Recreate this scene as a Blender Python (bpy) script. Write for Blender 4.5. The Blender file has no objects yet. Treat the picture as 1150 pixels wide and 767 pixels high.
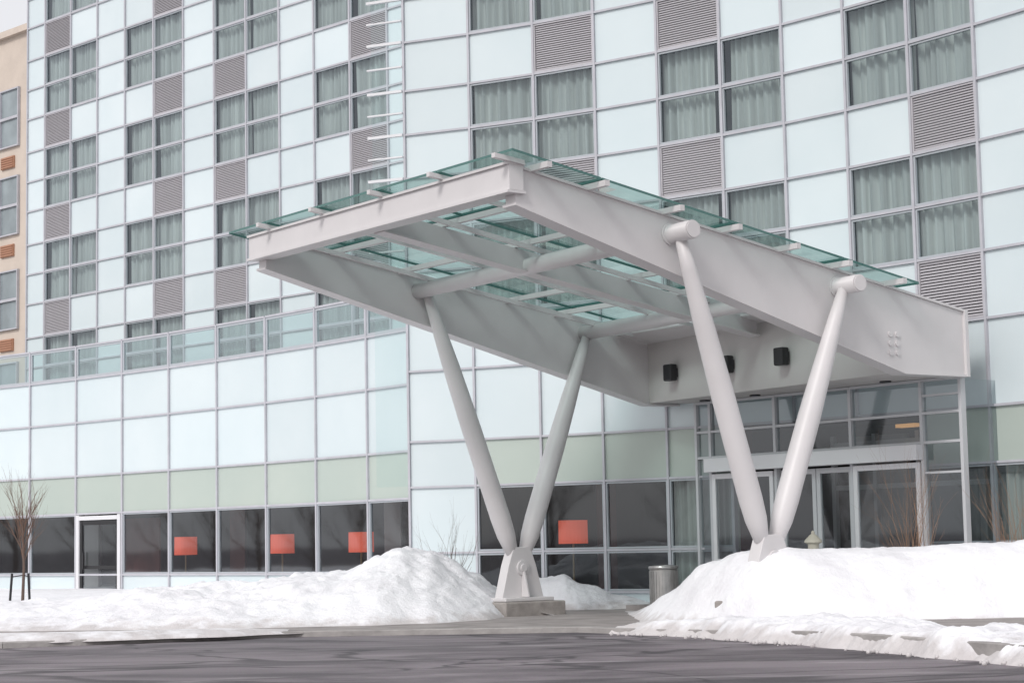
import bpy, bmesh, math, random
from mathutils import Vector as V, Matrix, noise
random.seed(7)
sc=bpy.context.scene
col=sc.collection
sc.view_settings.view_transform='Standard'
sc.view_settings.look='None'
sc.view_settings.exposure=0
# ---------------------------------------------------------------- materials
def nmat(name):
    m=bpy.data.materials.new(name); m.use_nodes=True
    nt=m.node_tree
    return m,nt,nt.nodes['Principled BSDF']
def pmat(name,c,rough=.5,metal=0,var=0.0,scale=2.0,bump=0.0,bscale=20,spec=.5,c2=None,stretch=(1,1,1)):
    m,nt,b=nmat(name)
    b.inputs['Base Color'].default_value=(*c,1)
    b.inputs['Roughness'].default_value=rough
    b.inputs['Metallic'].default_value=metal
    b.inputs['Specular IOR Level'].default_value=spec
    g=nt.nodes.new('ShaderNodeNewGeometry')
    if var>0 or c2:
        mp=nt.nodes.new('ShaderNodeMapping'); mp.inputs['Scale'].default_value=stretch
        nt.links.new(g.outputs['Position'],mp.inputs['Vector'])
        n=nt.nodes.new('ShaderNodeTexNoise'); n.inputs['Scale'].default_value=scale; n.inputs['Detail'].default_value=6
        nt.links.new(mp.outputs[0],n.inputs['Vector'])
        r=nt.nodes.new('ShaderNodeValToRGB')
        r.color_ramp.elements[0].position=.32; r.color_ramp.elements[1].position=.68
        if not c2: c2=tuple(x*(1-var) for x in c)
        r.color_ramp.elements[0].color=(*c2,1); r.color_ramp.elements[1].color=(*c,1)
        nt.links.new(n.outputs['Fac'],r.inputs[0]); nt.links.new(r.outputs[0],b.inputs['Base Color'])
    if bump>0:
        n2=nt.nodes.new('ShaderNodeTexNoise'); n2.inputs['Scale'].default_value=bscale; n2.inputs['Detail'].default_value=8
        nt.links.new(g.outputs['Position'],n2.inputs['Vector'])
        bp=nt.nodes.new('ShaderNodeBump'); bp.inputs['Strength'].default_value=bump; bp.inputs['Distance'].default_value=.05
        nt.links.new(n2.outputs['Fac'],bp.inputs['Height']); nt.links.new(bp.outputs[0],b.inputs['Normal'])
    return m
def glassmat(name,tint,base=.05,amp=.7,power=4,rough=.01,refl=(1,1,1),wav=.05):
    m=bpy.data.materials.new(name); m.use_nodes=True; nt=m.node_tree; nt.nodes.clear()
    o=nt.nodes.new('ShaderNodeOutputMaterial'); mix=nt.nodes.new('ShaderNodeMixShader')
    t=nt.nodes.new('ShaderNodeBsdfTransparent'); t.inputs[0].default_value=(*tint,1)
    g=nt.nodes.new('ShaderNodeBsdfGlossy'); g.inputs['Roughness'].default_value=rough; g.inputs['Color'].default_value=(*refl,1)
    lw=nt.nodes.new('ShaderNodeLayerWeight'); lw.inputs['Blend'].default_value=.5
    pw=nt.nodes.new('ShaderNodeMath'); pw.operation='POWER'; pw.inputs[1].default_value=power
    ml=nt.nodes.new('ShaderNodeMath'); ml.operation='MULTIPLY_ADD'; ml.inputs[1].default_value=amp; ml.inputs[2].default_value=base
    nt.links.new(lw.outputs['Facing'],pw.inputs[0]); nt.links.new(pw.outputs[0],ml.inputs[0]); nt.links.new(ml.outputs[0],mix.inputs[0])
    nt.links.new(t.outputs[0],mix.inputs[1]); nt.links.new(g.outputs[0],mix.inputs[2]); nt.links.new(mix.outputs[0],o.inputs[0])
    ge=nt.nodes.new('ShaderNodeNewGeometry'); n=nt.nodes.new('ShaderNodeTexNoise'); n.inputs['Scale'].default_value=.7; n.inputs['Detail'].default_value=1
    bp=nt.nodes.new('ShaderNodeBump'); bp.inputs['Strength'].default_value=wav; bp.inputs['Distance'].default_value=.05
    nt.links.new(ge.outputs['Position'],n.inputs['Vector']); nt.links.new(n.outputs['Fac'],bp.inputs['Height']); nt.links.new(bp.outputs[0],g.inputs['Normal'])
    return m
def panelmat(name,c,rough=.16):
    m,nt,b=nmat(name)
    at=nt.nodes.new('ShaderNodeAttribute'); at.attribute_name='tone'
    mx=nt.nodes.new('ShaderNodeMix'); mx.data_type='RGBA'
    mx.inputs[6].default_value=(*[x*.91 for x in c],1); mx.inputs[7].default_value=(*c,1)
    nt.links.new(at.outputs['Fac'],mx.inputs[0])
    g=nt.nodes.new('ShaderNodeNewGeometry')
    n=nt.nodes.new('ShaderNodeTexNoise'); n.inputs['Scale'].default_value=.35; n.inputs['Detail'].default_value=4
    nt.links.new(g.outputs['Position'],n.inputs['Vector'])
    m2=nt.nodes.new('ShaderNodeMix'); m2.data_type='RGBA'; m2.blend_type='MULTIPLY'; m2.inputs[0].default_value=1
    r=nt.nodes.new('ShaderNodeValToRGB'); r.color_ramp.elements[0].position=.3; r.color_ramp.elements[1].position=.7
    r.color_ramp.elements[0].color=(.91,.935,.945,1); r.color_ramp.elements[1].color=(1,1,1,1)
    nt.links.new(n.outputs['Fac'],r.inputs[0]); nt.links.new(mx.outputs[2],m2.inputs[6]); nt.links.new(r.outputs[0],m2.inputs[7])
    nt.links.new(m2.outputs[2],b.inputs['Base Color'])
    b.inputs['Roughness'].default_value=rough; b.inputs['Specular IOR Level'].default_value=.5
    return m
M_panel=panelmat('spandrel_glass_white',(.675,.75,.77))
M_green=panelmat('blind_glass_green',(.485,.545,.495))
M_mull=pmat('aluminium_mullion',(.50,.50,.54),.4,0,.12,3)
M_winframe=pmat('window_frame_metal',(.42,.45,.48),.4)
M_glass=glassmat('window_glass',(.68,.76,.785),.09,.75,3.0,refl=(.85,.93,1))
M_dark=glassmat('ground_floor_glass',(.66,.70,.71),.10,.75,2.8,rough=.035,refl=(.92,.96,1))
M_clear=glassmat('clear_glass',(.86,.93,.93),.05,.6,3.0)
M_para=glassmat('terrace_glass',(.62,.75,.75),.20,.6,2.5,refl=(.88,.97,1))
M_canglass=glassmat('canopy_glass',(.52,.655,.63),.08,.5,3.0,refl=(.80,.88,.87))
M_edge=pmat('glass_edge_green',(.07,.17,.155),.15)
M_curt=pmat('curtain_cloth',(.72,.70,.64),.9,0,.45,1.0,stretch=(7,7,.12))  # upright streaks paint extra fold shading into the cloth colour
M_drape=pmat('pale_drape_cloth',(.60,.63,.58),.9,0,.4,1.0,stretch=(7,7,.12))  # same painted fold shading, as streaks in the drape colour
M_louv=pmat('louvre_metal',(.49,.475,.50),.5)
M_louvb=pmat('louvre_void',(.17,.16,.17),.8)
M_int=pmat('interior_backing',(.09,.085,.085),.9,0,.8,.6)
M_intd=pmat('dark_backing_sheet',(.05,.05,.05),.9)
M_lobby=pmat('pale_panel_plaster',(.42,.42,.42),.8,0,.4,.8)
M_redwood=pmat('red_brown_panelling',(.16,.05,.04),.6,0,.4,2)
M_steel=pmat('painted_steel_white',(.655,.635,.64),.42,0,.08,1.1,.03,30)
M_steel2=pmat('painted_steel_grey',(.63,.61,.615),.45,0,.10,1.5)
M_soff=pmat('soffit_plaster',(.56,.54,.53),.8,0,.08,1)
M_white=pmat('white_aluminium_frame',(.68,.68,.70),.35)
M_grey=pmat('grey_aluminium_frame',(.52,.53,.55),.35)
M_black=pmat('black_metal',(.015,.015,.017),.4)
M_red,nt_,b_=nmat('red_lampshade_fabric'); b_.inputs['Base Color'].default_value=(.80,.10,.05,1); b_.inputs['Roughness'].default_value=.7
b_.inputs['Emission Color'].default_value=(1,.16,.08,1); b_.inputs['Emission Strength'].default_value=.45
M_brass=pmat('lamp_stem_metal',(.3,.22,.12),.35,.8)
M_beige=pmat('beige_masonry',(.60,.52,.45),.85,0,.10,1.5,.2,8)
M_vent=pmat('rust_vent_metal',(.42,.22,.14),.6)
M_conc=pmat('pedestal_concrete',(.38,.35,.33),.9,0,.35,4,.3,30)
M_pave=pmat('pavement_concrete',(.35,.32,.31),.85,0,.35,1.6,.25,25)
M_kerb=pmat('kerb_concrete',(.38,.36,.35),.85,0,.3,3,.3,25)
M_bark=pmat('bark',(.12,.085,.07),.9)
M_twig=pmat('twig_bark',(.16,.10,.075),.9)
M_orange=pmat('orange_brown_twigs',(.30,.19,.13),.9)
M_can=pmat('brushed_steel',(.48,.47,.46),.35,.85,.2,6)
M_cream=pmat('cream_paint',(.50,.48,.40),.5)
def snowmat(name,dirty=.0):
    m,nt,b=nmat(name)
    b.inputs['Roughness'].default_value=.75; b.inputs['Specular IOR Level'].default_value=.2
    g=nt.nodes.new('ShaderNodeNewGeometry')
    n=nt.nodes.new('ShaderNodeTexNoise'); n.inputs['Scale'].default_value=1.3; n.inputs['Detail'].default_value=9; n.inputs['Roughness'].default_value=.65
    nt.links.new(g.outputs['Position'],n.inputs['Vector'])
    r=nt.nodes.new('ShaderNodeValToRGB'); e=r.color_ramp.elements
    e[0].position=.30; e[0].color=(.77-dirty,.76-dirty,.79-dirty,1); e[1].position=.58; e[1].color=(.87,.87,.895,1)
    nt.links.new(n.outputs['Fac'],r.inputs[0])
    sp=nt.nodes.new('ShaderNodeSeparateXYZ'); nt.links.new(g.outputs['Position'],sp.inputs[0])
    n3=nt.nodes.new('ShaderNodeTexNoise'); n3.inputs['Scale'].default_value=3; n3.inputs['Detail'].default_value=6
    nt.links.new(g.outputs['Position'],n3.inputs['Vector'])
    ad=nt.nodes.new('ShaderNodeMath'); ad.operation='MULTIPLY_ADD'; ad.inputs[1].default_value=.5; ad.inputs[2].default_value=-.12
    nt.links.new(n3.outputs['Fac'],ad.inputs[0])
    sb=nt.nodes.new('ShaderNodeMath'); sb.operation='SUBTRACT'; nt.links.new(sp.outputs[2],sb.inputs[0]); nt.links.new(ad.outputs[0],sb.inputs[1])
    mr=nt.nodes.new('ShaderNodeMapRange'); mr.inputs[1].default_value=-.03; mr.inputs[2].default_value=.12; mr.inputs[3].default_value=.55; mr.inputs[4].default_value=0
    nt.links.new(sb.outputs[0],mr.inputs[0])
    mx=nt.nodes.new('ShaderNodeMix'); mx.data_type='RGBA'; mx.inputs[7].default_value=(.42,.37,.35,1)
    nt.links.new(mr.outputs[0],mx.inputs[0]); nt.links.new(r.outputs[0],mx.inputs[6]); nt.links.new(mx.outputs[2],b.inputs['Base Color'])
    n2=nt.nodes.new('ShaderNodeTexNoise'); n2.inputs['Scale'].default_value=7; n2.inputs['Detail'].default_value=10; n2.inputs['Roughness'].default_value=.7
    nt.links.new(g.outputs['Position'],n2.inputs['Vector'])
    bp=nt.nodes.new('ShaderNodeBump'); bp.inputs['Strength'].default_value=.6; bp.inputs['Distance'].default_value=.08
    nt.links.new(n2.outputs['Fac'],bp.inputs['Height']); nt.links.new(bp.outputs[0],b.inputs['Normal'])
    return m
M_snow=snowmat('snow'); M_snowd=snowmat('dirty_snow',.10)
def asphalt():
    m,nt,b=nmat('asphalt_surface')
    g=nt.nodes.new('ShaderNodeNewGeometry')
    def nz(scale,st,det=6,rg=.6,dist=0,rot=0):
        mp=nt.nodes.new('ShaderNodeMapping'); mp.inputs['Scale'].default_value=st; mp.inputs['Rotation'].default_value=(0,0,rot)
        nt.links.new(g.outputs['Position'],mp.inputs['Vector'])
        n=nt.nodes.new('ShaderNodeTexNoise'); n.inputs['Scale'].default_value=scale; n.inputs['Detail'].default_value=det; n.inputs['Roughness'].default_value=rg; n.inputs['Distortion'].default_value=dist
        nt.links.new(mp.outputs[0],n.inputs['Vector']); return n
    n=nz(1.0,(.25,.5,1),8,.65,.6); r=nt.nodes.new('ShaderNodeValToRGB'); e=r.color_ramp.elements
    e[0].position=.38;e[0].color=(.080,.070,.078,1);e[1].position=.60;e[1].color=(.20,.175,.19,1)
    nt.links.new(n.outputs['Fac'],r.inputs[0])
    n2=nz(45,(1,1,1),4); mx=nt.nodes.new('ShaderNodeMix'); mx.data_type='RGBA'; mx.blend_type='OVERLAY'; mx.inputs[0].default_value=.6
    nt.links.new(r.outputs[0],mx.inputs[6]); nt.links.new(n2.outputs['Color'],mx.inputs[7])
    last=mx.outputs[2]
    for (sc_,st,rot,colr,w0,w1,amt) in ((.45,(.5,.7,1),.3,(.035,.03,.035,1),.004,.014,.8),(.30,(.35,.9,1),-.25,(.04,.035,.04,1),.006,.02,.75)):
        n3=nz(sc_,st,3,.45,.5,rot); a=nt.nodes.new('ShaderNodeMath'); a.operation='SUBTRACT'; a.inputs[1].default_value=.5
        ab=nt.nodes.new('ShaderNodeMath'); ab.operation='ABSOLUTE'; lt=nt.nodes.new('ShaderNodeMapRange')
        lt.inputs[1].default_value=w0; lt.inputs[2].default_value=w1; lt.inputs[3].default_value=amt; lt.inputs[4].default_value=0
        nt.links.new(n3.outputs['Fac'],a.inputs[0]); nt.links.new(a.outputs[0],ab.inputs[0]); nt.links.new(ab.outputs[0],lt.inputs[0])
        m2=nt.nodes.new('ShaderNodeMix'); m2.data_type='RGBA'; m2.inputs[7].default_value=colr
        nt.links.new(lt.outputs[0],m2.inputs[0]); nt.links.new(last,m2.inputs[6]); last=m2.outputs[2]
    n4=nz(1.0,(.14,.8,1),8,.7,.4,.12); s=nt.nodes.new('ShaderNodeMapRange'); s.inputs[1].default_value=.55; s.inputs[2].default_value=.68; s.inputs[3].default_value=0; s.inputs[4].default_value=.8
    nt.links.new(n4.outputs['Fac'],s.inputs[0])
    m3=nt.nodes.new('ShaderNodeMix'); m3.data_type='RGBA'; m3.inputs[7].default_value=(.40,.37,.385,1)
    nt.links.new(s.outputs[0],m3.inputs[0]); nt.links.new(last,m3.inputs[6]); nt.links.new(m3.outputs[2],b.inputs['Base Color'])
    b.inputs['Roughness'].default_value=.65
    bp=nt.nodes.new('ShaderNodeBump'); bp.inputs['Strength'].default_value=.35; bp.inputs['Distance'].default_value=.02
    nt.links.new(n2.outputs['Fac'],bp.inputs['Height']); nt.links.new(bp.outputs[0],b.inputs['Normal'])
    return m
M_asph=asphalt()
M_line=pmat('worn_road_paint',(.6,.58,.58),.8,0,.6,2.5,c2=(.17,.15,.165))
# ---------------------------------------------------------------- mesh helper
class MB:
    def __init__(s): s.v=[];s.f=[];s.m=[]
    def add(s,vs,fs,m=0):
        n=len(s.v); s.v+= [V(x) for x in vs]; s.f+=[tuple(i+n for i in f) for f in fs]; s.m+=[m]*len(fs)
    def quad(s,a,b,c,d,m=0): s.add([a,b,c,d],[(0,1,2,3)],m)
    def box(s,c,ex,ey,ez,m=0):
        c=V(c);ex=V(ex);ey=V(ey);ez=V(ez)
        vs=[c+i*ex+j*ey+k*ez for i in(-1,1) for j in(-1,1) for k in(-1,1)]
        s.add(vs,[(0,1,3,2),(4,6,7,5),(0,4,5,1),(2,3,7,6),(0,2,6,4),(1,5,7,3)],m)
    def tube(s,p0,p1,r0,r1,n=14,m=0): s.pipe([(p0,r0),(p1,r1)],n,m)
    def pipe(s,st,n=14,m=0):
        p0=V(st[0][0]);p1=V(st[-1][0]);d=(p1-p0).normalized()
        a=d.orthogonal().normalized(); b=d.cross(a)
        vs=[]
        for p,r in st:
            for i in range(n):
                t=2*math.pi*i/n; vs.append(V(p)+r*(math.cos(t)*a+math.sin(t)*b))
        fs=[(k*n+i,k*n+(i+1)%n,(k+1)*n+(i+1)%n,(k+1)*n+i) for k in range(len(st)-1) for i in range(n)]
        fs+=[tuple(range(n))[::-1],tuple(range((len(st)-1)*n,len(st)*n))]
        s.add(vs,fs,m)
    def lathe(s,c,prof,n=24,m=0):
        c=V(c); vs=[]
        for r,z in prof:
            for i in range(n):
                t=2*math.pi*i/n; vs.append(c+V((r*math.cos(t),r*math.sin(t),z)))
        fs=[]
        for k in range(len(prof)-1):
            for i in range(n): fs.append((k*n+i,k*n+(i+1)%n,(k+1)*n+(i+1)%n,(k+1)*n+i))
        fs.append(tuple(range(n))[::-1]); fs.append(tuple(range((len(prof)-1)*n,len(prof)*n)))
        s.add(vs,fs,m)
    def prism(s,pts,off,m=0):
        pts=[V(p) for p in pts]; off=V(off); n=len(pts)
        vs=pts+[p+off for p in pts]
        s.add(vs,[tuple(range(n)),tuple(range(n,2*n))[::-1]]+[(i,(i+1)%n,n+(i+1)%n,n+i) for i in range(n)],m)
WL={}
def mk(name,mb,mats,parent=None,smooth=False,origin=None,recalc=True,tone=False,bevel=0,**props):
    if origin is None:
        xs=[p.x for p in mb.v];ys=[p.y for p in mb.v];zs=[p.z for p in mb.v]
        origin=V(((min(xs)+max(xs))/2,(min(ys)+max(ys))/2,min(zs)))
    origin=V(origin)
    me=bpy.data.meshes.new(name); me.from_pydata([p-origin for p in mb.v],[],mb.f)
    if not isinstance(mats,(list,tuple)): mats=[mats]
    for m in mats: me.materials.append(m)
    for p,i in zip(me.polygons,mb.m): p.material_index=i; p.use_smooth=smooth
    if recalc:
        bm=bmesh.new(); bm.from_mesh(me); bmesh.ops.recalc_face_normals(bm,faces=bm.faces); bm.to_mesh(me); bm.free()
    if tone:
        at=me.attributes.new('tone','FLOAT','FACE')
        for i in range(len(me.polygons)): at.data[i].value=random.random()
    o=bpy.data.objects.new(name,me); col.objects.link(o)
    WL[o]=origin
    if parent is not None: o.parent=parent; o.location=origin-WL[parent]
    else: o.location=origin
    if bevel:
        bv=o.modifiers.new('bev','BEVEL'); bv.width=bevel; bv.segments=2; bv.limit_method='ANGLE'
    for k,v in props.items(): o[k]=v
    return o
def empty(name,loc,label,cat,**props):
    o=bpy.data.objects.new(name,None); col.objects.link(o); o.location=V(loc); WL[o]=V(loc)
    o['label']=label;o['category']=cat
    for k,v in props.items(): o[k]=v
    return o
Z=V((0,0,1))
def v3(p,z): return V((p[0],p[1],z))
# ---------------------------------------------------------------- building
hotel=empty('hotel_building',(-4,52,0),'large curved hotel clad in white glass panels and curtained windows','building')
H0=6.65;FL=3.2
def floor_rows(n):
    r=[]
    for j in range(n): r+= [H0+FL*j,H0+FL*j+1.025,H0+FL*j+2.05]
    return r+[H0+FL*n]
def outward(d): return V((d.y,-d.x,0))
def cell(mb,a,b,z0,z1,off=0.0,inset=0.0,m=0):
    d=V((b[0]-a[0],b[1]-a[1],0)).normalized(); n=outward(d)
    A=v3(a,0)+n*off+d*inset; B=v3(b,0)+n*off-d*inset
    mb.quad(A+Z*(z0+inset),B+Z*(z0+inset),B+Z*(z1-inset),A+Z*(z1-inset),m)
def mullions(path,rows,w=.032,skip=None):
    mb=MB()
    z0,z1=rows[0],rows[-1]
    for i,p in enumerate(path):
        a=path[max(i-1,0)];b=path[min(i+1,len(path)-1)]
        d=V((b[0]-a[0],b[1]-a[1],0)).normalized();n=outward(d)
        if skip:
            zz=[r for r in range(len(rows)-1) if not(skip(i-1,r) and skip(i,r))]
            lo=rows[min(zz)] if zz else z0
        else: lo=z0
        mb.box(v3(p,(lo+z1)/2),d*w,n*.06,Z*((z1-lo)/2))
    for i in range(len(path)-1):
        a,b=path[i],path[i+1]; d=V((b[0]-a[0],b[1]-a[1],0)); l=d.length; d/=l; n=outward(d)
        for k,z in enumerate(rows):
            if skip and skip(i,min(k,len(rows)-2)) and skip(i,max(k-1,0)): continue
            mb.box(v3(((a[0]+b[0])/2,(a[1]+b[1])/2),z),d*(l/2-w-.003),n*.052,Z*w*.9)
    return mb
def pane_frame(mb,a,b,z0,z1,t=.035,off=.0,dep=.03,m=0,ins=.03):
    d=V((b[0]-a[0],b[1]-a[1],0)); l=d.length; d/=l; n=outward(d)
    A=v3(a,0)+n*off; c=A+d*(l/2); hl=l/2-ins
    z0+=ins;z1-=ins
    mb.box(c+Z*(z0+t/2),d*hl,n*dep,Z*t/2,m); mb.box(c+Z*(z1-t/2),d*hl,n*dep,Z*t/2,m)
    zc=(z0+z1)/2;hz=(z1-z0)/2-t-.001
    mb.box(c-d*(hl-t/2)+Z*zc,d*t/2,n*dep,Z*hz,m); mb.box(c+d*(hl-t/2)+Z*zc,d*t/2,n*dep,Z*hz,m)
def curtain_mesh(mb,a,b,z0,z1,off=-.2,seed=0,amp=.055,side=0):
    d=V((b[0]-a[0],b[1]-a[1],0)); l=d.length; d/=l; n=outward(d)
    g=random.choice((0,0,.04,.08,.16)); x0=g*l if side==1 else 0; x1=l-g*l if side==0 else l
    N=int((x1-x0)/.028); vs=[]
    ph=random.uniform(0,6); fr=random.uniform(26,36)
    for k,z in enumerate((z0,(z0+z1)/2,z1)):
        for i in range(N+1):
            x=x0+(x1-x0)*i/N
            w=math.sin(x*fr+ph+2*math.sin(x*3.1+ph)+k*.25)*amp+noise.noise(V((x*4,seed*3.7,k*.15)))*amp*1.6
            vs.append(v3(a,z)+d*x+n*(off+w))
    fs=[(k*(N+1)+i,k*(N+1)+i+1,(k+1)*(N+1)+i+1,(k+1)*(N+1)+i) for k in range(2) for i in range(N)]
    mb.add(vs,fs)
wid=[0]
def make_window(pts,zs,glass=M_glass,curtain=True,cmat=M_curt,frame=M_winframe,parent=hotel,label=None):
    wid[0]+=1
    g=MB();fr=MB()
    for a,b in zip(pts[:-1],pts[1:]):
        for z0,z1 in zip(zs[:-1],zs[1:]):
            cell(g,a,b,z0,z1,-.015,.03); pane_frame(fr,a,b,z0,z1)
    w=mk('window',g,glass,parent,recalc=False)
    if label: w['label']=label
    mk('frame',fr,frame,w)
    if curtain:
        c=MB()
        for k,(a,b) in enumerate(zip(pts[:-1],pts[1:])): curtain_mesh(c,a,b,zs[0]+.02,zs[-1]-.02,seed=wid[0],side=k%2)
        mk('curtain',c,cmat,w,smooth=True,recalc=False)
    return w
def make_vent(a,b,z0,z1):
    mb=MB(); d=V((b[0]-a[0],b[1]-a[1],0)); l=d.length; d/=l; n=outward(d)
    c=v3(((a[0]+b[0])/2,(a[1]+b[1])/2),0)
    mb.quad(*[c+d*(sx*(l/2-.03))+Z*zz-n*.04 for sx,zz in((-1,z0+.03),(1,z0+.03),(1,z1-.03),(-1,z1-.03))],1)
    N=20
    for i in range(N):
        z=z0+.09+(z1-z0-.18)*i/(N-1)
        mb.box(c+Z*z+n*.0,d*(l/2-.07),n*.018-Z*.018,(Z*.9+n*.9)*.006,0)
    pane_frame(mb,a,b,z0,z1,.03,0,.035,0)
    return mk('vent_grille',mb,[M_louv,M_louvb],hotel)
path=[V((-2.37,44.5,0))]
for a,w_ in zip([66,62,58,54.5,51,47.5,44,40.5,37,34,31,28],[1.66,1.66,1.57,1.60,1.61,1.56,1.54,1.57,1.6,1.6,1.6,1.6]):
    r=math.radians(a); path.append(path[-1]+w_*V((math.sin(r),-math.cos(r),0)))
RP=[(p.x,p.y) for p in path]
rowsR=[.15,.4,1.29,2.77,3.8,5.4]+floor_rows(3)
winc=[1,2,4,5,7,8,10,11]
def skipR(c,r): return c in(5,6,7) and rowsR[max(0,min(r,len(rowsR)-1))]<3.7
wall=MB(); green=MB(); green2=MB(); lou={2:1,4:1,8:1,11:1}
for c in range(len(RP)-1):
    for r in range(len(rowsR)-1):
        z0,z1=rowsR[r],rowsR[r+1]
        if skipR(c,r): continue
        ground_win=c in(1,2,3,4,8,9,10,11)
        if ground_win and r in(1,2): continue
        if ground_win and r==3: cell(green if c<6 else green2,RP[c],RP[c+1],z0,z1,0,.02); continue
        up=r-6
        if c in winc and up>=0 and up%3 in(0,1): continue
        if c in lou and ((up>=0 and up%3==2) or (r==5 and c in(8,))):
            make_vent(RP[c],RP[c+1],z0,z1); continue
        cell(wall,RP[c],RP[c+1],z0,z1,0,.01)
mk('wall',wall,M_panel,hotel,recalc=False,tone=True)
mk('blind_panel',green,M_green,hotel,recalc=False,tone=True)
mk('blind_panel',green2,M_green,hotel,recalc=False,tone=True)
mk('mullion_frame',mullions(RP,rowsR,.026,skipR),M_mull,hotel)
for c in(1,4,7,10):
    for j in range(3):
        z=H0+FL*j; make_window(RP[c:c+3],[z,z+1.025,z+2.05])
for c in(1,2,3,4,8,9,10,11):
    make_window(RP[c:c+2],[.4,1.29,2.77],M_dark,curtain=(c in(4,9)),cmat=M_drape)
def offs(P,o):
    out=[]
    for i in range(len(P)):
        a=P[max(i-1,0)];b=P[min(i+1,len(P)-1)]
        d=V((b[0]-a[0],b[1]-a[1],0)).normalized();n=outward(d); q=v3(P[i],0)-n*o; out.append((q.x,q.y))
    return out
def interior(P,o,z0,z1,mat,name='interior_backing',floor=None,ceil=None):
    mb=MB(); Q=offs(P,o)
    for i in range(len(P)-1):
        mb.quad(v3(Q[i],z0),v3(Q[i+1],z0),v3(Q[i+1],z1),v3(Q[i],z1))
        for z in(floor,ceil):
            if z is not None: mb.quad(v3(P[i],z)-outward((v3(P[i+1],0)-v3(P[i],0)).normalized())*.08,v3(P[i+1],z)-outward((v3(P[i+1],0)-v3(P[i],0)).normalized())*.08,v3(Q[i+1],z),v3(Q[i],z))
    for i in(0,-1): mb.quad(v3(P[i],z0),v3(Q[i],z0),v3(Q[i],z1),v3(P[i],z1))
    return mk(name,mb,mat,hotel,recalc=False)
interior(RP,.6,5.5,rowsR[-1],M_intd)  # dark sheet added behind the upper windows to keep sky light out
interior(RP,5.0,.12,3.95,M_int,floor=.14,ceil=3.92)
P0=path[0]; dS=V((math.sin(math.radians(66)),-math.cos(math.radians(66)),0)); nS=outward(dS)
SL=P0-dS*.85
scr=MB(); cell(scr,(SL.x,SL.y),(P0.x-dS.x*.04,P0.y-dS.y*.04),2.8,rowsR[-1],.02)
mk('glass_screen',scr,M_clear,hotel,recalc=False)
for z in rowsR[7:]+[ (a_+b_)/2 for a_,b_ in zip(rowsR[7:-1],rowsR[8:])]:
    fin=MB(); fin.box((SL+P0)/2+Z*z+nS*.07-dS*.05,dS*.45,nS*.045,Z*(.03 if z in rowsR else .018)); mk('sunshade_fin',fin,M_white,hotel)
ret=MB(); ret.quad(v3(P0,0.1),v3((-1.2,53),0.1),v3((-1.2,53),rowsR[-1]),v3(P0,rowsR[-1]))
mk('return_wall',ret,M_panel,hotel,recalc=False,tone=True)
LP=[(-15.707+1.1305*i,65.5-1.1246*i) for i in [-.70]+list(range(0,14))]
dL=V((1.1305,-1.1246,0)).normalized()
rowsL=[5.4]+floor_rows(5)
wall=MB(); loL={1:1,5:1,7:1,11:1}; wl=[1,2,4,5,7,8,10,11]
for c in range(len(LP)-1):
    for r in range(len(rowsL)-1):
        z0,z1=rowsL[r],rowsL[r+1]; up=r-1
        if c in wl and up>=0 and up%3 in(0,1): continue
        if c in loL and (up%3==2): make_vent(LP[c],LP[c+1],z0,z1); continue
        cell(wall,LP[c],LP[c+1],z0,z1,0,.01)
mk('wall',wall,M_panel,hotel,recalc=False,tone=True)
e=LP[0]; nn=outward(dL); eb=v3(e,0)-nn*8
rw=MB(); rw.quad(v3(e,5.4),v3(eb,5.4),v3(eb,rowsL[-1]),v3(e,rowsL[-1]))
mk('return_wall',rw,M_panel,hotel,recalc=False,tone=True)
mk('mullion_frame',mullions(LP,rowsL,.028),M_mull,hotel)
for c in(1,4,7,10):
    for j in range(5):
        z=H0+FL*j; make_window(LP[c:c+3],[z,z+1.025,z+2.05])
interior(LP,.6,5.5,rowsL[-1],M_intd)  # added dark sheet again, hides daylight from the open back of the wing
PP=[(-20.6,65.4),(-18.75,64.1),(-16.93,62.7),(-15.1,61.2),(-13.3,59.6),(-11.57,57.96),(-9.89,56.28),(-8.25,54.55),(-6.66,52.78),(-5.13,50.96),(-3.65,49.1),(-2.22,47.2)]
rowsP=[.15,.78,2.6,3.75,5.37,6.7,7.7]
wall=MB();green=MB();DC=4
for c in range(len(PP)-1):
    for r in range(len(rowsP)-1):
        z0,z1=rowsP[r],rowsP[r+1]
        if r==1 or (r==0 and c==DC): continue
        if r==2: cell(green,PP[c],PP[c+1],z0,z1,0,.02); continue
        if r==5: continue
        cell(wall,PP[c],PP[c+1],z0,z1,0,.01)
mk('podium_wall',wall,M_panel,hotel,recalc=False,tone=True)
pr_=MB()
for i in range(len(PP)-1):
    pr_.quad(v3(PP[i],6.62),v3(PP[i+1],6.62),v3(PP[i+1],6.62)+V((4.5,3.5,0)),v3(PP[i],6.62)+V((4.5,3.5,0)))
mk('podium_roof',pr_,M_conc,hotel,recalc=False)
mk('blind_panel',green,M_green,hotel,recalc=False,tone=True)
mk('mullion_frame',mullions(PP,rowsP,.030),M_mull,hotel)
for c in range(len(PP)-1):
    if c!=DC: make_window(PP[c:c+2],[.78,2.6],M_dark,curtain=False)
    g=MB(); cell(g,PP[c],PP[c+1],6.7,7.7,0,.03); pn=mk('parapet_glass',g,M_para,hotel,recalc=False)
    f=MB(); pane_frame(f,PP[c],PP[c+1],6.7,7.7,.06)
    mk('frame',f,M_winframe,pn)
interior(PP,4.5,.12,3.85,M_int,floor=.14,ceil=3.80)
for P_,ks,o_ in((PP,(3,6,9),2.4),(RP,(2,4),3.0)):
    Q=offs(P_,o_)
    for k in ks:
        b=MB(); b.box(v3(Q[k],2.0),V((.22,0,0)),V((0,.22,0)),Z*1.85); mk('interior_pillar',b,M_soff if k%2 else M_redwood,hotel)
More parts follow.
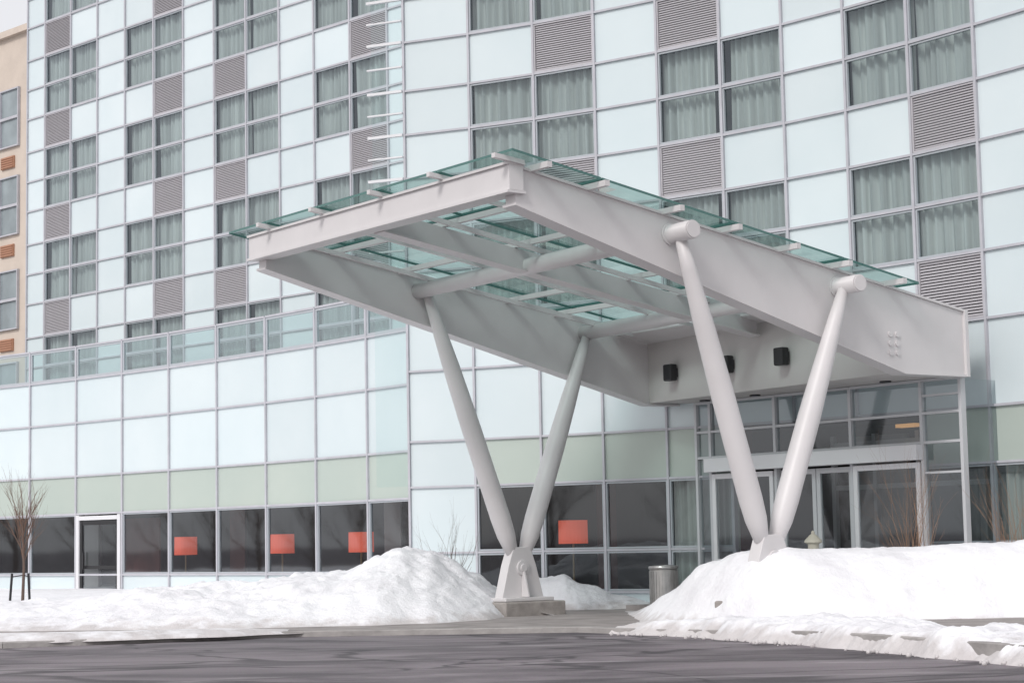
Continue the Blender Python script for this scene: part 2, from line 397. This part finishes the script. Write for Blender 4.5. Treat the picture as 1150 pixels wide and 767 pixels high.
A,B=v3(PP[DC],0),v3(PP[DC+1],0); d=(B-A).normalized(); n=outward(d); L=(B-A).length
dr=MB(); c=(A+B)/2
for sx in(-1,1): dr.box(c+d*sx*(L/2-.13)+Z*1.36,d*.075,n*.07,Z*1.2)
dr.box(c+Z*2.47,d*(L/2-.21),n*.07,Z*.06); dr.box(c+Z*.22,d*(L/2-.21),n*.07,Z*.06)
dd=mk('door',dr,M_white,hotel,label='white framed glass door with dark glazing')
g=MB(); g.quad(*[c+d*sx*(L/2-.20)+Z*zz for sx,zz in((-1,.28),(1,.28),(1,2.41),(-1,2.41))]); mk('pane',g,M_dark,dd,recalc=False)
h=MB(); h.box(c-d*(L/2-.45)+Z*1.2+n*.07,d*.025,n*.02,Z*.25)
for q in(-1,1): h.box(c+d*q*(L/2-.27)+Z*1.34,d*.06,n*.025,Z*1.06)
h.box(c+Z*1.0,d*(L/2-.34),n*.022,Z*.05); h.box(c+Z*2.33,d*(L/2-.34),n*.022,Z*.07)
mk('handle',h,M_black,dd)
h=MB(); h.box(c-n*1.4+Z*1.3,d*1.1,n*.03,Z*1.15); mk('interior_partition',h,M_redwood,hotel)
# ---------------------------------------------------------------- entrance vestibule
u=V((.588,-.809,0)); nC=V((-.809,-.588,0)); C0=V((8.03,35,0))
def W3(L,W,z): return C0+nC*L-u*W+Z*z
ent=MB()
posts=[7.15,6.72,4.8,2.73,.94,.0]
for w in posts: ent.box(W3(0,w,2.25),u*.035,nC*.06,Z*2.05)
for z in(.25,3.15,3.68,4.28):
    for i in range(len(posts)-1):
        wa,wb=posts[i],posts[i+1]; ent.box(W3(0,(wa+wb)/2,z),u*((wa-wb)/2-.038),nC*.055,Z*.024)
for z in(2.6,4.0): ent.box(W3(0,.47,z),u*.43,nC*.05,Z*.02)
vest=mk('entrance_vestibule',ent,M_grey,hotel)
hd=MB(); hd.box(W3(.10,3.83,2.98),u*2.9,nC*.14,Z*.14); mk('door_header',hd,M_white,vest,bevel=.01)
for w0,w1 in((7.1,6.76),(6.68,4.84),(4.76,2.77),(2.69,.98),(.90,.04)):
    g=MB()
    for z0,z1 in((3.18,3.65),(3.71,4.25)): g.quad(W3(0,w0,z0),W3(0,w1,z0),W3(0,w1,z1),W3(0,w0,z1))
    if w0>6.9 or w0<1: g.quad(W3(0,w0,.28),W3(0,w1,.28),W3(0,w1,3.12),W3(0,w0,3.12))
    mk('window',g,M_dark,vest,recalc=False)
g=MB(); g.quad(W3(-.04,0,.28),W3(-1.2,0,.28),W3(-1.2,0,4.25),W3(-.04,0,4.25)); mk('window',g,M_dark,vest,recalc=False)
for k,(w0,w1,dep) in enumerate(((6.66,4.86,.05),(4.74,3.78,-.06),(3.76,2.79,-.06),(2.67,1.0,.05))):
    f=MB(); m=(w0+w1)/2; hw=(w0-w1)/2
    for s in(-1,1): f.box(W3(dep,m+s*(hw-.05),1.5),u*.05,nC*.03,Z*1.3)
    for z,t in((.30,.09),(2.75,.05),(1.05,.025)): f.box(W3(dep,m,z),u*(hw-.101),nC*.028,Z*t)
    dd=mk('door',f,M_white if k in(0,3) else M_grey,vest,label='sliding entrance door with pale metal frame')
    g=MB(); g.quad(W3(dep,w0-.1,.38),W3(dep,w1+.1,.38),W3(dep,w1+.1,2.71),W3(dep,w0-.1,2.71)); mk('pane',g,M_dark,dd,recalc=False)
M_amb,nt_,b_=nmat('warm_lamp_glass'); b_.inputs['Base Color'].default_value=(.8,.45,.2,1); b_.inputs['Emission Color'].default_value=(1,.50,.18,1); b_.inputs['Emission Strength'].default_value=.55
for (L_,w_,z_,hw_) in((-2.0,1.7,3.62,.5),(-2.6,3.7,3.68,.25)):
    wf=MB(); wf.box(W3(L_,w_,z_),u*hw_,nC*.1,Z*.035); mk('ceiling_lamp',wf,M_amb,vest)
pl=MB(); pl.box(W3(-1.2,3.2,.12),u*4,nC*3.2,Z*.08); mk('entrance_floor',pl,M_pave,vest)
ls_=MB()
for w in(6.2,5.0,3.8,2.6,1.4): ls_.box(W3(-3.0,w,1.9),u*.05,nC*.05,Z*1.7)
for z in(2.5,3.4): ls_.box(W3(-3.0,3.8,z),u*2.4,nC*.04,Z*.05)
mk('inner_screen_frame',ls_,M_grey,vest)
lw_=MB()
for w in(5.4,2.0): lw_.box(W3(-3.6,w,1.9),u*.75,nC*.05,Z*1.7)
mk('added_lobby_panel',lw_,M_lobby,vest)  # pale panels added inside to lighten the view through the entrance
# ---------------------------------------------------------------- canopy
can=empty('entrance_canopy',W3(5,3.9,.1),'white steel entrance canopy with green glass roof on V-shaped columns','canopy')
def sh(L,W): return L-.11*W*max(0,(1-L/10))
def C3(L,W,z): return W3(sh(L,W),W,z)
def zt(L): return 5.43+.169*L
def zb(L): return 4.31 if L<1.6 else 4.31+(L-1.6)*(6.56-4.31)/(9.9-1.6)
for w in(0,7.75):
    mb=MB(); t=.13; e0=.02 if w==0 else -.3
    prof=[(e0,zt(e0)),(9.9,zt(9.9)),(9.9,zb(9.9)),(1.6,4.31),(e0,4.31)]
    pa=[C3(L,w-t,z) for L,z in prof]; pb=[C3(L,w+t,z) for L,z in prof]; n=5
    mb.add(pa+pb,[tuple(range(n)),tuple(range(n,2*n))[::-1]]+[(i,(i+1)%n,n+(i+1)%n,n+i) for i in range(n)])
    for (La,za),(Lb,zb_) in(((e0,zt(e0)+.022),(9.93,zt(9.93)+.022)),((1.6,4.288),(9.93,zb(9.93)-.022)),((e0,4.288),(1.6,4.288))):
        p0,p1=C3(La,w,za),C3(Lb,w,zb_); dd=(p1-p0); mb.box((p0+p1)/2,dd/2,u*.17,Z*.02)
    if w==0:
        for i in range(2):
            for k in range(3):
                p=C3(1.75+i*.17,-.13,4.95-k*.16); mb.tube(p,p+u*.03,.05,.05,10)
        mb.box(C3(.0,-.02,4.87),u*.17,nC*.04,Z*.60)
    mk('side_beam',mb,M_steel,can)
fb=MB(); p0,p1=W3(9.93,-.2,0),W3(9.93,7.95,0)
fb.box((p0+p1)/2+Z*(zt(9.93)-.17),(p1-p0)/2,nC*.13,Z*.19)
fb.box((p0+p1)/2+Z*(zt(9.93)+.042),(p1-p0)/2*1.002,nC*.17,Z*.02); fb.box((p0+p1)/2+Z*(zt(9.93)-.385),(p1-p0)/2*1.002,nC*.17,Z*.02)
mk('front_beam',fb,M_steel,can)
cb=MB()
p0,p1=C3(9.8,3.9,zt(9.8)-.20),C3(1.7,3.9,zt(1.7)-.20); cb.box((p0+p1)/2,(p1-p0)/2,u*.07,Z*.18)
cb.box((p0+p1)/2-Z*.19,(p1-p0)/2,u*.16,Z*.015)
mk('centre_beam',cb,M_steel2,can)
LT=(6.86,3.16)
for L in LT:
    mb=MB(); p0,p1=C3(L,-.70,zt(L)-.27),C3(L,7.9,zt(L)-.27); mb.tube(p0,p1,.15,.15,28)
    dd=(p1-p0).normalized(); mb.tube(p0-dd*.02,p0-dd*.0,.13,.13,28); mb.tube(p0+dd*.53,p0+dd*.57,.18,.18,28)
    mk('cross_pipe',mb,M_steel,can)
off=.01
for L in(2.0,3.3,4.5,5.78,7.0,8.5,9.6):
    mb=MB(); p0,p1=W3(L,-.60,zt(L)+.045+off),W3(L,8.2,zt(L)+.045+off); mb.box((p0+p1)/2,(p1-p0)/2,nC*.045,Z*.045)
    mk('purlin',mb,M_steel,can)
for w in(-.2,1.56,3.33,5.24,7.1):
    mb=MB()
    if 0<w<7.7:
        p0,p1=W3(1.7,w,zt(1.7)-.07),W3(9.75,w,zt(9.75)-.07); mb.box((p0+p1)/2,(p1-p0)/2,u*.025,Z*.04)
    p0,p1=W3(9.8,w,zt(9.8)+.085),W3(10.35,w,zt(10.35)+.055); mb.box((p0+p1)/2,(p1-p0)/2,u*.045,Z*.035)
    mk('glazing_bar',mb,M_steel,can)
ws=[-.48,1.56,3.33,5.24,7.1,8.5]; ls=[1.5,3.3,5.78,8.5,10.2]
zg=off+.045+.045+.06
for i in range(len(ls)-1):
    for j in range(len(ws)-1):
        mb=MB(); g0=.012
        l0,l1,w0,w1=ls[i]+g0,ls[i+1]-g0,ws[j]+g0,ws[j+1]-g0
        t=[W3(l0,w0,zt(l0)+zg),W3(l0,w1,zt(l0)+zg),W3(l1,w1,zt(l1)+zg),W3(l1,w0,zt(l1)+zg)]
        mb.quad(*t,0)
        b=[p-Z*.04 for p in t]
        for k in range(4): mb.quad(t[k],t[(k+1)%4],b[(k+1)%4],b[k],1)
        mk('roof_glass',mb,[M_canglass,M_edge],can,recalc=False)
bh=MB(); LA=[.132,7.618]
bh.prism([C3(1.6,LA[0],4.31),C3(1.6,LA[1],4.31),C3(1.6,LA[1],zt(1.0)-.06),C3(1.6,LA[0],zt(1.6)-.06)],-nC*.15)
mk('bulkhead',bh,M_soff,can)
so=MB(); so.prism([C3(1.59,.14,4.312),C3(1.59,7.6,4.312),W3(-.3,7.3,4.312),W3(-.0,.14,4.312)],Z*.05)
mk('soffit',so,M_soff,can)
tp=MB(); tp.prism([W3(1.75,.14,zt(1.75)-.05),W3(1.75,7.6,zt(1.75)-.05),W3(-.3,7.6,zt(-.3)-.05),W3(-.0,.14,zt(-.0)-.05)],Z*.04)
mk('back_roof_deck',tp,M_steel,can)
for w in(1.5,3.2,5.0,6.5):
    q=MB(); q.lathe(W3(.35,w,4.285),[(.09,0),(.11,.0),(.11,.025),(.0001,.025)],16); mk('downlight',q,M_black,can)
def column(wc,Ln,tops,dz=0):
    base=MB(); x=nC; c=W3(Ln,wc,dz)
    prof=[(-.50,.42),(.50,.42),(.33,1.05),(.20,1.40),(-.20,1.40),(-.33,1.05)]
    base.prism([c+x*a-u*.13+Z*z for a,z in prof],u*.26)
    base.box(c+Z*.40,x*.58,u*.36,Z*.035)
    base.prism([c-u*.34+Z*.44-x*.025,c+u*.34+Z*.44-x*.025,c+u*.14+Z*1.15-x*.025,c-u*.14+Z*1.15-x*.025],x*.05)
    base.tube(c-u*.17+Z*1.0,c+u*.17+Z*1.0,.15,.15,20)
    base.tube(c-u*.20+Z*1.0,c+u*.20+Z*1.0,.08,.08,16)
    b=mk('support_column',base,M_steel,can,bevel=.012)
    pd=MB(); pd.box(c+Z*(.2-dz/2),x*.72,u*.55,Z*(.16+dz/2)); mk('pedestal',pd,M_conc,b,bevel=.03)
    for (Lt,zz),s in zip(tops,(1,-1)):
        mb=MB(); top=W3(Lt,wc,zz); st=c+x*s*.09+Z*1.12; dd=(top-st).normalized(); ln=(top-st).length
        mb.pipe([(st,.09),(st+dd*.55,.18),(st+dd*.9,.195),(st+dd*(ln*.5),.19),(st+dd*(ln-1.5),.165),(st+dd*(ln-.6),.125),(st+dd*(ln-.05),.09)],24)
        mk('leg',mb,M_steel,b)
    return b
column(-.36,sh(4.95,-.36)+.20,((sh(LT[0],-.36),zt(LT[0])-.29),(sh(LT[1],-.36)+.05,zt(LT[1])-.29)),.14)
column(7.45,4.46,((6.50,zt(6.75)-.30),(2.62,zt(3.1)-.30)))
for o in list(bpy.data.objects):
    if o.name.split('.')[0] in('leg','cross_pipe'):
        for p in o.data.polygons: p.use_smooth=len(p.vertices)==4
for w in(6.65,4.76,3.06):
    c=W3(sh(1.6,w),w,4.86)
    mb=MB(); mb.box(c+nC*.03,u*.07,nC*.028,Z*.09)
    o=mk('wall_lamp',mb,M_black,label='black box wall lamp mounted on the canopy bulkhead',category='lamp',group='lamps under the canopy')
    h=MB(); h.box(c+nC*.15,u*.13,nC*.09,Z*.17); mk('lamp_housing',h,M_black,o,bevel=.03)
# ---------------------------------------------------------------- interior lamps
def ilamp(x,y,zc,s=1):
    o=MB(); o.lathe((x,y,.16),[(.17*s,0),(.17*s,.03),(.03,.05),(.022,zc-.16)],14)
    t=mk('floor_lamp',o,M_brass,label='lamp with red drum shade standing inside the window',category='lamp',group='red lamps inside the hotel')
    m=MB(); m.lathe((x,y,zc-.26),[(.36*s,0),(.355*s,.52)],24); mk('lamp_shade',m,M_red,t,smooth=False)
for px,Y in((210,57.2),(318,53.9),(406,51.2),(643,44.2)):
    ilamp((px-575-4)/2200*Y,Y,1.58 if px<600 else 1.70,.92)
# ---------------------------------------------------------------- neighbour building
nb=empty('neighbour_building',(-20,74,0),'beige masonry building with grouped windows beside the hotel','building')
dN=dL; nN=outward(dN); S=V((-17.2,70.3,0)); E=S-dN*14
mb=MB(); H=20.6
mb.prism([v3(S,0),v3(E,0),v3(E,0)-nN*10,v3(S,0)-nN*10],Z*H)
mb.box((S+E)/2+Z*(H+.1)-nN*4.9,dN*7.1,nN*5.1,Z*.12)
mk('wall',mb,M_beige,nb)
M_pale=pmat('window_glass_pale',(.30,.35,.37),.15,0,.3,1)
for sx in(1.1,5.0,9.0):
    for k,z in enumerate((16.4,13.1,9.6,6.2)):
        f=MB();a=S-dN*(sx+2.6);b=S-dN*sx
        m=(a+b)/2
        g=MB(); cell(g,(a.x,a.y),(m.x,m.y),z,z+2.2,.03);cell(g,(m.x,m.y),(b.x,b.y),z,z+2.2,.03)
        w=mk('window',g,M_pale,nb,recalc=False)
        for q0,q1 in((a,m),(m,b)):
            for za,zb2 in((z,z+1.1),(z+1.1,z+2.2)): pane_frame(f,(q0.x,q0.y),(q1.x,q1.y),za,zb2,.05,.06,.05,ins=.0)
        mk('frame',f,M_mull,w)
        vt=MB(); c=(m+Z*(z-.55)+nN*.03)+dN*.5; vt.box(c,dN*.45,nN*.04,Z*.22)
        for q in range(5): vt.box(c+nN*.05+Z*(-.17+q*.085),dN*.42,nN*.02,Z*.02)
        mk('vent_grille',vt,M_vent,nb)
# ---------------------------------------------------------------- ground
g=MB(); g.quad((-2500,-2500,0),(2500,-2500,0),(2500,3000,0),(-2500,3000,0)); mk('road',g,M_asph,kind='structure')
def smooth(x,a,b):
    t=max(0,min(1,(x-a)/(b-a))); return t*t*(3-2*t)
def pz(x,y): return .09+.12*smooth(x,2,5)
K=[(-60,30),(-8.1,31.1),(-3.7,33),(1.0,32.6),(2.6,30.6),(4.07,27.6),(5.85,22.4),(9,14)]
F=[(-90,80),(-25,80),(-10,80),(2,80),(12,80),(25,70),(45,50),(60,14)]
mb=MB()
pts=[]
for i in range(len(K)-1):
    for s in range(8):
        t=s/8; k=V(K[i]).lerp(V(K[i+1]),t); f=V(F[i]).lerp(V(F[i+1]),t); pts.append((k,f))
pts.append((V(K[-1]),V(F[-1])))
N=20
for k,f in pts:
    for j in range(N+1):
        q=k.lerp(f,(j/N)**1.5); mb.v.append(V((q.x,q.y,pz(q.x,q.y))))
for i in range(len(pts)-1):
    for j in range(N): mb.f.append((i*(N+1)+j,(i+1)*(N+1)+j,(i+1)*(N+1)+j+1,i*(N+1)+j+1)); mb.m.append(0)
mk('pavement',mb,M_pave,recalc=False,smooth=True,kind='structure')
mb=MB()
for i in range(len(pts)-1):
    a,b=pts[i][0],pts[i+1][0]; d=(b-a).normalized(); n=V((d.y,-d.x)) ; n=n if n.y<0 else -n
    za,zb2=pz(*a)+.006,pz(*b)+.006; A0,B0=a+n*.02,b+n*.02; A1,B1=a-n*.16,b-n*.16
    mb.add([v3(A0,-.02),v3(B0,-.02),v3(B0,zb2-.015),v3(A0,za-.015),v3(A0-n*.02,za),v3(B0-n*.02,zb2),v3(B1,zb2),v3(A1,za)],[(0,1,2,3),(3,2,5,4),(4,5,6,7)])
mk('kerb',mb,M_kerb,recalc=False,kind='structure')
mb=MB()
mb.quad((2.0,18.4,.004),(9,20.6,.004),(9,20.75,.004),(2.0,18.55,.004))
mk('road_marking',mb,M_line,recalc=False,kind='structure')
# ---------------------------------------------------------------- snow
def interp(t,x):
    if x<=t[0][0]: return t[0][1]
    for (a,b),(c,d) in zip(t[:-1],t[1:]):
        if x<=c:
            s=(x-a)/(c-a); s=s*s*(3-2*s)*.5+s*.5; return b+(d-b)*s
    return t[-1][1]
def fbm(p,o=5,r=.5):
    s=0;a=1
    for i in range(o): s+=a*noise.noise(p); p=p*2.03; a*=r
    return s
def bank(name,x0,x1,front,depth,crest,height,label,rough=.10,hf=.45,nx=260,ny=70,seed=0,mat=M_snow,cat='snow',zfn=pz,pw=1.9,fn=.22,**pr):
    mb=MB()
    for i in range(nx+1):
        x=x0+(x1-x0)*i/nx; yf=interp(front,x); h=interp(height,x)
        yf+=fn*fbm(V((x*.9,seed,0)),4)
        dp=depth; c=crest
        for j in range(ny+1):
            t=j/ny; y=yf+dp*t
            s=t/c if t<c else (1-t)/(1-c)
            s=max(0,s); prof=(1-(1-s)**pw) if t<c else (s*s*(3-2*s))
            p=V((x,y,seed))
            z=h*prof
            z+= rough*min(1,h*1.6)*min(1,s*4)*(fbm(p*.8,3)+hf*fbm(p*3.1,4,.6))*(.6+.4*prof)
            mb.v.append(V((x+.05*noise.noise(p*2.2),y+.05*noise.noise(p*2.7),zfn(x,y)-.03+max(z,0)+.03*min(1,s*8)*(h>.02))))
    for i in range(nx):
        for j in range(ny): mb.f.append((i*(ny+1)+j,(i+1)*(ny+1)+j,(i+1)*(ny+1)+j+1,i*(ny+1)+j+1)); mb.m.append(0)
    return mk(name,mb,mat,recalc=False,smooth=True,label=label,category=cat,**pr)
mb=MB();nx,ny=120,60
for i in range(nx+1):
    for j in range(ny+1):
        x=-60+61.2*(i/nx)**.6 ; y=38+ (30)*j/ny
        z=.30*(1-smooth(x,-.6,1.0))+.03*fbm(V((x,y,0))*.5,4)
        z=max(z,-.02)
        mb.v.append(V((x,y,.06+z)))
for i in range(nx):
    for j in range(ny): mb.f.append((i*(ny+1)+j,(i+1)*(ny+1)+j,(i+1)*(ny+1)+j+1,i*(ny+1)+j+1)); mb.m.append(0)
mk('snow_ground',mb,M_snow,recalc=False,smooth=True,kind='structure')
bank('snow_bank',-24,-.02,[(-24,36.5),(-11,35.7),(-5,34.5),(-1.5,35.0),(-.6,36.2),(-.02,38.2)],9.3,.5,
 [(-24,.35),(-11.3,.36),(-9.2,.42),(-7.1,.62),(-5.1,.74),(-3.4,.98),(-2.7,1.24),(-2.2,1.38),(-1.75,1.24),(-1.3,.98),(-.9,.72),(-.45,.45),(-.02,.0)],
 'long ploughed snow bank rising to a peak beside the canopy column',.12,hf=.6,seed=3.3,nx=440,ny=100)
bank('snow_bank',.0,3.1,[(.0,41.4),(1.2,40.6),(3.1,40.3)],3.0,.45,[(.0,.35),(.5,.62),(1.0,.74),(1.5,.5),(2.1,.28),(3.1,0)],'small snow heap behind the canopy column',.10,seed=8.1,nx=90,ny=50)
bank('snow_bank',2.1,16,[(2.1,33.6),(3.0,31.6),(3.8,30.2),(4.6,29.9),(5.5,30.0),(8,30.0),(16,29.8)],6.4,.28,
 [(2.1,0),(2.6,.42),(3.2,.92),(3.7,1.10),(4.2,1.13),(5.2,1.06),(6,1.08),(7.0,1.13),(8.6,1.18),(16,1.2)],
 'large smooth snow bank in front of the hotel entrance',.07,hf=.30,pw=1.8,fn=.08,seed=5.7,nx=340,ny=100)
bank('snow_strip',-14,-3.5,[(-14,31.3),(-8,31.3),(-5,32.1),(-3.5,33.0)],1.3,.5,[(-14,.10),(-8,.12),(-5,.09),(-3.5,0)],'thin line of leftover snow along the kerb',.05,nx=200,ny=24,seed=1.1)
def ridge():
    mb=MB(); line=[V((1.55,31.95)),V((2.62,30.55)),V((4.08,27.5)),V((5.85,22.35)),V((7.6,17.6))]
    L=[];tot=0
    for a,b in zip(line[:-1],line[1:]): L.append((tot,a,b)); tot+=(b-a).length
    def at(s):
        for t0,a,b in L:
            if s<=t0+(b-a).length+1e-6:
                d=(b-a).normalized(); n=V((-d.y,d.x)); return a+d*(s-t0),(n if n.y>0 else -n)
    nx,ny=520,70
    for i in range(nx+1):
        s=tot*i/nx; p,n=at(s)
        e=min(1,s/4.0)
        wid=(.25+1.75*e)*(1+.22*noise.noise(V((s*.7,4,0)))) ; h=.03+.06*e
        for j in range(ny+1):
            t=j/ny; q=p+n*(t*wid-.10-.10*e)+n*.14*fbm(V((s*1.1,9,0)),4)*(1-t*.5)
            pr=math.sin(math.pi*t)**.45
            z=h*pr*(1.0+1.1*fbm(V((q.x,q.y,2))*1.3,5,.6))+.015*pr*fbm(V((q.x,q.y,7))*6,3)
            mb.v.append(V((q.x,q.y,-.02+.04*pr+max(z,0)+(.11+.09*e)*smooth(t*wid,.0,.32))))
    for i in range(nx):
        for j in range(ny): mb.f.append((i*(ny+1)+j,(i+1)*(ny+1)+j,(i+1)*(ny+1)+j+1,i*(ny+1)+j+1)); mb.m.append(0)
    for k in range(90):
        s=random.uniform(.5,tot); p,n=at(s)
        o_=-.22-abs(random.gauss(0,.14)); q=p+n*o_; r=random.uniform(.010,.04)
        bm=bmesh.new(); bmesh.ops.create_icosphere(bm,subdivisions=1,radius=r)
        vs=[v.co*(1+.5*noise.noise(v.co*9+V((k,0,0))))+V((q.x,q.y,.01+r*.3)) for v in bm.verts]
        bm.verts.index_update(); mb.add(vs,[tuple(v.index for v in f.verts) for f in bm.faces]); bm.free()
    mk('snow_ridge',mb,M_snowd,recalc=False,smooth=True,kind='stuff',label='low ridge of broken snow chunks along the kerb',category='snow')
ridge()
# ---------------------------------------------------------------- plants
def grow(mb,p,d,l,r,depth,spread,wob=.16,kids=(1,2),sd=5):
    n=3; q=p
    for i in range(n):
        d2=(d+V((random.uniform(-1,1),random.uniform(-1,1),random.uniform(-.3,.6)))*wob).normalized()
        e=q+d2*(l/n); r1=r*(.85); mb.tube(q,e,r,r1,sd); q=e;d=d2;r=r1
        if depth>0:
            for _ in range(random.choice(kids)):
                s=(d+V((random.uniform(-1,1),random.uniform(-1,1),random.uniform(-.2,.8)))*spread).normalized()
                grow(mb,q,s,l*random.uniform(.5,.75),r*.6,depth-1,spread,wob,kids,sd)
def tree(x,y,z,h,label):
    t=MB(); t.pipe([((x,y,z-.1),.04),((x+.03,y,z+h*.28),.032),((x,y,z+h*.66),.022)],8)
    o=mk('young_tree',t,M_bark,origin=(x,y,z),label=label,category='tree')
    c=MB()
    for k in range(15):
        zz=z+h*(.32+.34*k/15); a=k*2.4
        grow(c,V((x+.012,y,zz)),V((math.cos(a)*.48,math.sin(a)*.48,1)).normalized(),h*random.uniform(.22,.32),.012,2,.45,.12,(1,1,2))
    mk('crown',c,M_twig,o)
tree(-11.65,46.5,.36,2.75,'young bare tree tied to stakes in the snow')
for dx in(-.28,.2):
    s=MB(); s.tube((-11.65+dx,46.4,.2),(-11.65+dx*.8,46.4,1.0),.03,.03,8); s.tube((-11.65+dx*.8,46.4,.92),(-11.63,46.5,.96),.012,.012,6)
    mk('tree_stake',s,M_black,label='dark wooden stake supporting a young tree',category='stake',group='stakes around the young tree')
def shrub(x,y,z,h,w,mat,n,label,r=.008):
    c=MB()
    for k in range(n):
        a=random.uniform(0,6.28); s=random.uniform(.15,1)*w
        grow(c,V((x+random.uniform(-.08,.08),y+random.uniform(-.08,.08),z)),V((math.cos(a)*s,math.sin(a)*s,1)).normalized(),h*random.uniform(.5,.8),r,2,.45,.16,(0,1,2))
    mk('bare_shrub',c,mat,label=label,category='shrub',group='bare shrubs along the facade')
shrub(-1.45,42.2,.3,1.5,.7,M_bark,8,'leafless dark shrub poking above the snow bank')
shrub(7.0,34.7,.2,2.1,.20,M_orange,13,'leafless orange-brown shrub beside the entrance doors')
shrub(8.75,34.4,.2,1.9,.22,M_orange,9,'leafless orange-brown shrub in front of hotel windows')
shrub(9.2,34.0,.2,1.7,.25,M_orange,7,'leafless orange-brown shrub in front of hotel windows')
big=MB(); random.seed(21)
tk=MB(); tk.pipe([((0,0,-.1),.15),((.1,0,1.6),.11),((0,.1,3.6),.06)],8)
for k in range(12):
    a=k*2.4; grow(big,V((.03,.05,.9+k*.22)),V((math.cos(a)*.9,math.sin(a)*.9,.9)).normalized(),random.uniform(1.8,2.8),.035,2,.6,.18,(1,2),4)
t0=mk('bare_tree',tk,M_bark,origin=(0,0,0),label='tall leafless tree standing in the snow',category='tree',group='bare trees across the car park')
c0=mk('crown',big,M_bark,t0,origin=(0,0,0))
spots=[(-45,80),(-52,72),(-44,62),(-50,54),(-46,45),(-54,36),(-46,27),(-52,16),(-42,8),(-60,64)]
t0.location=V((spots[0][0],spots[0][1],0))
for i,(x,y) in enumerate(spots[1:]):
    t=t0.copy(); c=c0.copy(); col.objects.link(t); col.objects.link(c); t.location=(x,y,0); t.rotation_euler=(0,0,i*1.3); s=.8+.06*i; t.scale=(s,s,s); c.parent=t
# ---------------------------------------------------------------- litter bin
bx,by=2.83,38.0; bz=pz(bx,by)
b=MB(); b.lathe((bx,by,bz),[(.25,0),(.27,.02),(.27,.80),(.255,.82)],32)
for i in range(28):
    t=2*math.pi*i/28; b.box(V((bx+.273*math.cos(t),by+.273*math.sin(t),bz+.41)),V((math.cos(t),math.sin(t),0))*.006,V((-math.sin(t),math.cos(t),0))*.012,Z*.37)
bn=mk('litter_bin',b,M_can,label='cylindrical brushed steel litter bin on the pavement',category='bin')
r=MB(); r.lathe((bx,by,bz+.815),[(.285,0),(.29,.03),(.28,.06),(.17,.075),(.16,.04)],32); mk('rim',r,M_can,bn)
r=MB(); r.lathe((bx,by,bz+.86),[(.155,0),(.155,.012)],24); mk('opening',r,M_black,bn)
hx,hy=5.28,35.0
b=MB(); b.lathe((hx,hy,.2),[(.12,0),(.12,.05),(.085,.08),(.08,.9),(.13,.93),(.13,.97),(.09,1.0),(.10,1.16),(.16,1.19),(.15,1.23),(.06,1.32),(.03,1.34),(.03,1.38),(.005,1.4)],20)
mk('capped_post',b,M_cream,smooth=False,label='cream post with lantern-shaped cap behind the snow bank',category='lamp')  # identity uncertain; modelled as a post with a lantern-shaped cap
# ---------------------------------------------------------------- camera
f=2200.; p=math.radians(5.84); phi=math.radians(1.146)
cam=bpy.data.cameras.new('Camera'); co=bpy.data.objects.new('Camera',cam); col.objects.link(co)
cam.sensor_width=36; cam.lens=36*f/1150; cam.clip_end=6000; cam.clip_start=.1
X=V((1,0,0)); Fw=V((0,math.cos(p),math.sin(p))); U=V((0,-math.sin(p),math.cos(p)))
R=X*math.cos(phi)-U*math.sin(phi); Up=X*math.sin(phi)+U*math.cos(phi)
mt=Matrix((R,Up,-Fw)).transposed().to_4x4(); mt.translation=V((0,0,1.5)); co.matrix_world=mt
sc.camera=co
# ---------------------------------------------------------------- light
w=bpy.data.worlds.new('World'); sc.world=w; w.use_nodes=True; nt=w.node_tree
bg=nt.nodes['Background']; sky=nt.nodes.new('ShaderNodeTexSky'); sky.sky_type='NISHITA'; sky.sun_disc=False
el=math.radians(40); az=math.radians(212)
sky.sun_elevation=el; sky.sun_rotation=az; sky.air_density=1.0; sky.dust_density=3.0; sky.ozone_density=1
hs=nt.nodes.new('ShaderNodeHueSaturation'); hs.inputs['Saturation'].default_value=.3
mx=nt.nodes.new('ShaderNodeMix'); mx.data_type='RGBA'; mx.inputs[0].default_value=.6; mx.inputs[7].default_value=(7.5,7.4,7.6,1)
nt.links.new(sky.outputs[0],hs.inputs['Color']); nt.links.new(hs.outputs[0],mx.inputs[6]); nt.links.new(mx.outputs[2],bg.inputs[0]); bg.inputs[1].default_value=.142
sd=bpy.data.lights.new('Sun','SUN'); sd.energy=1.6; sd.angle=math.radians(14); sd.color=(1,.965,.94)
so_=bpy.data.objects.new('Sun',sd); col.objects.link(so_)
dirv=V((math.sin(az)*math.cos(el),math.cos(az)*math.cos(el),math.sin(el)))
so_.rotation_euler=dirv.to_track_quat('Z','Y').to_euler()
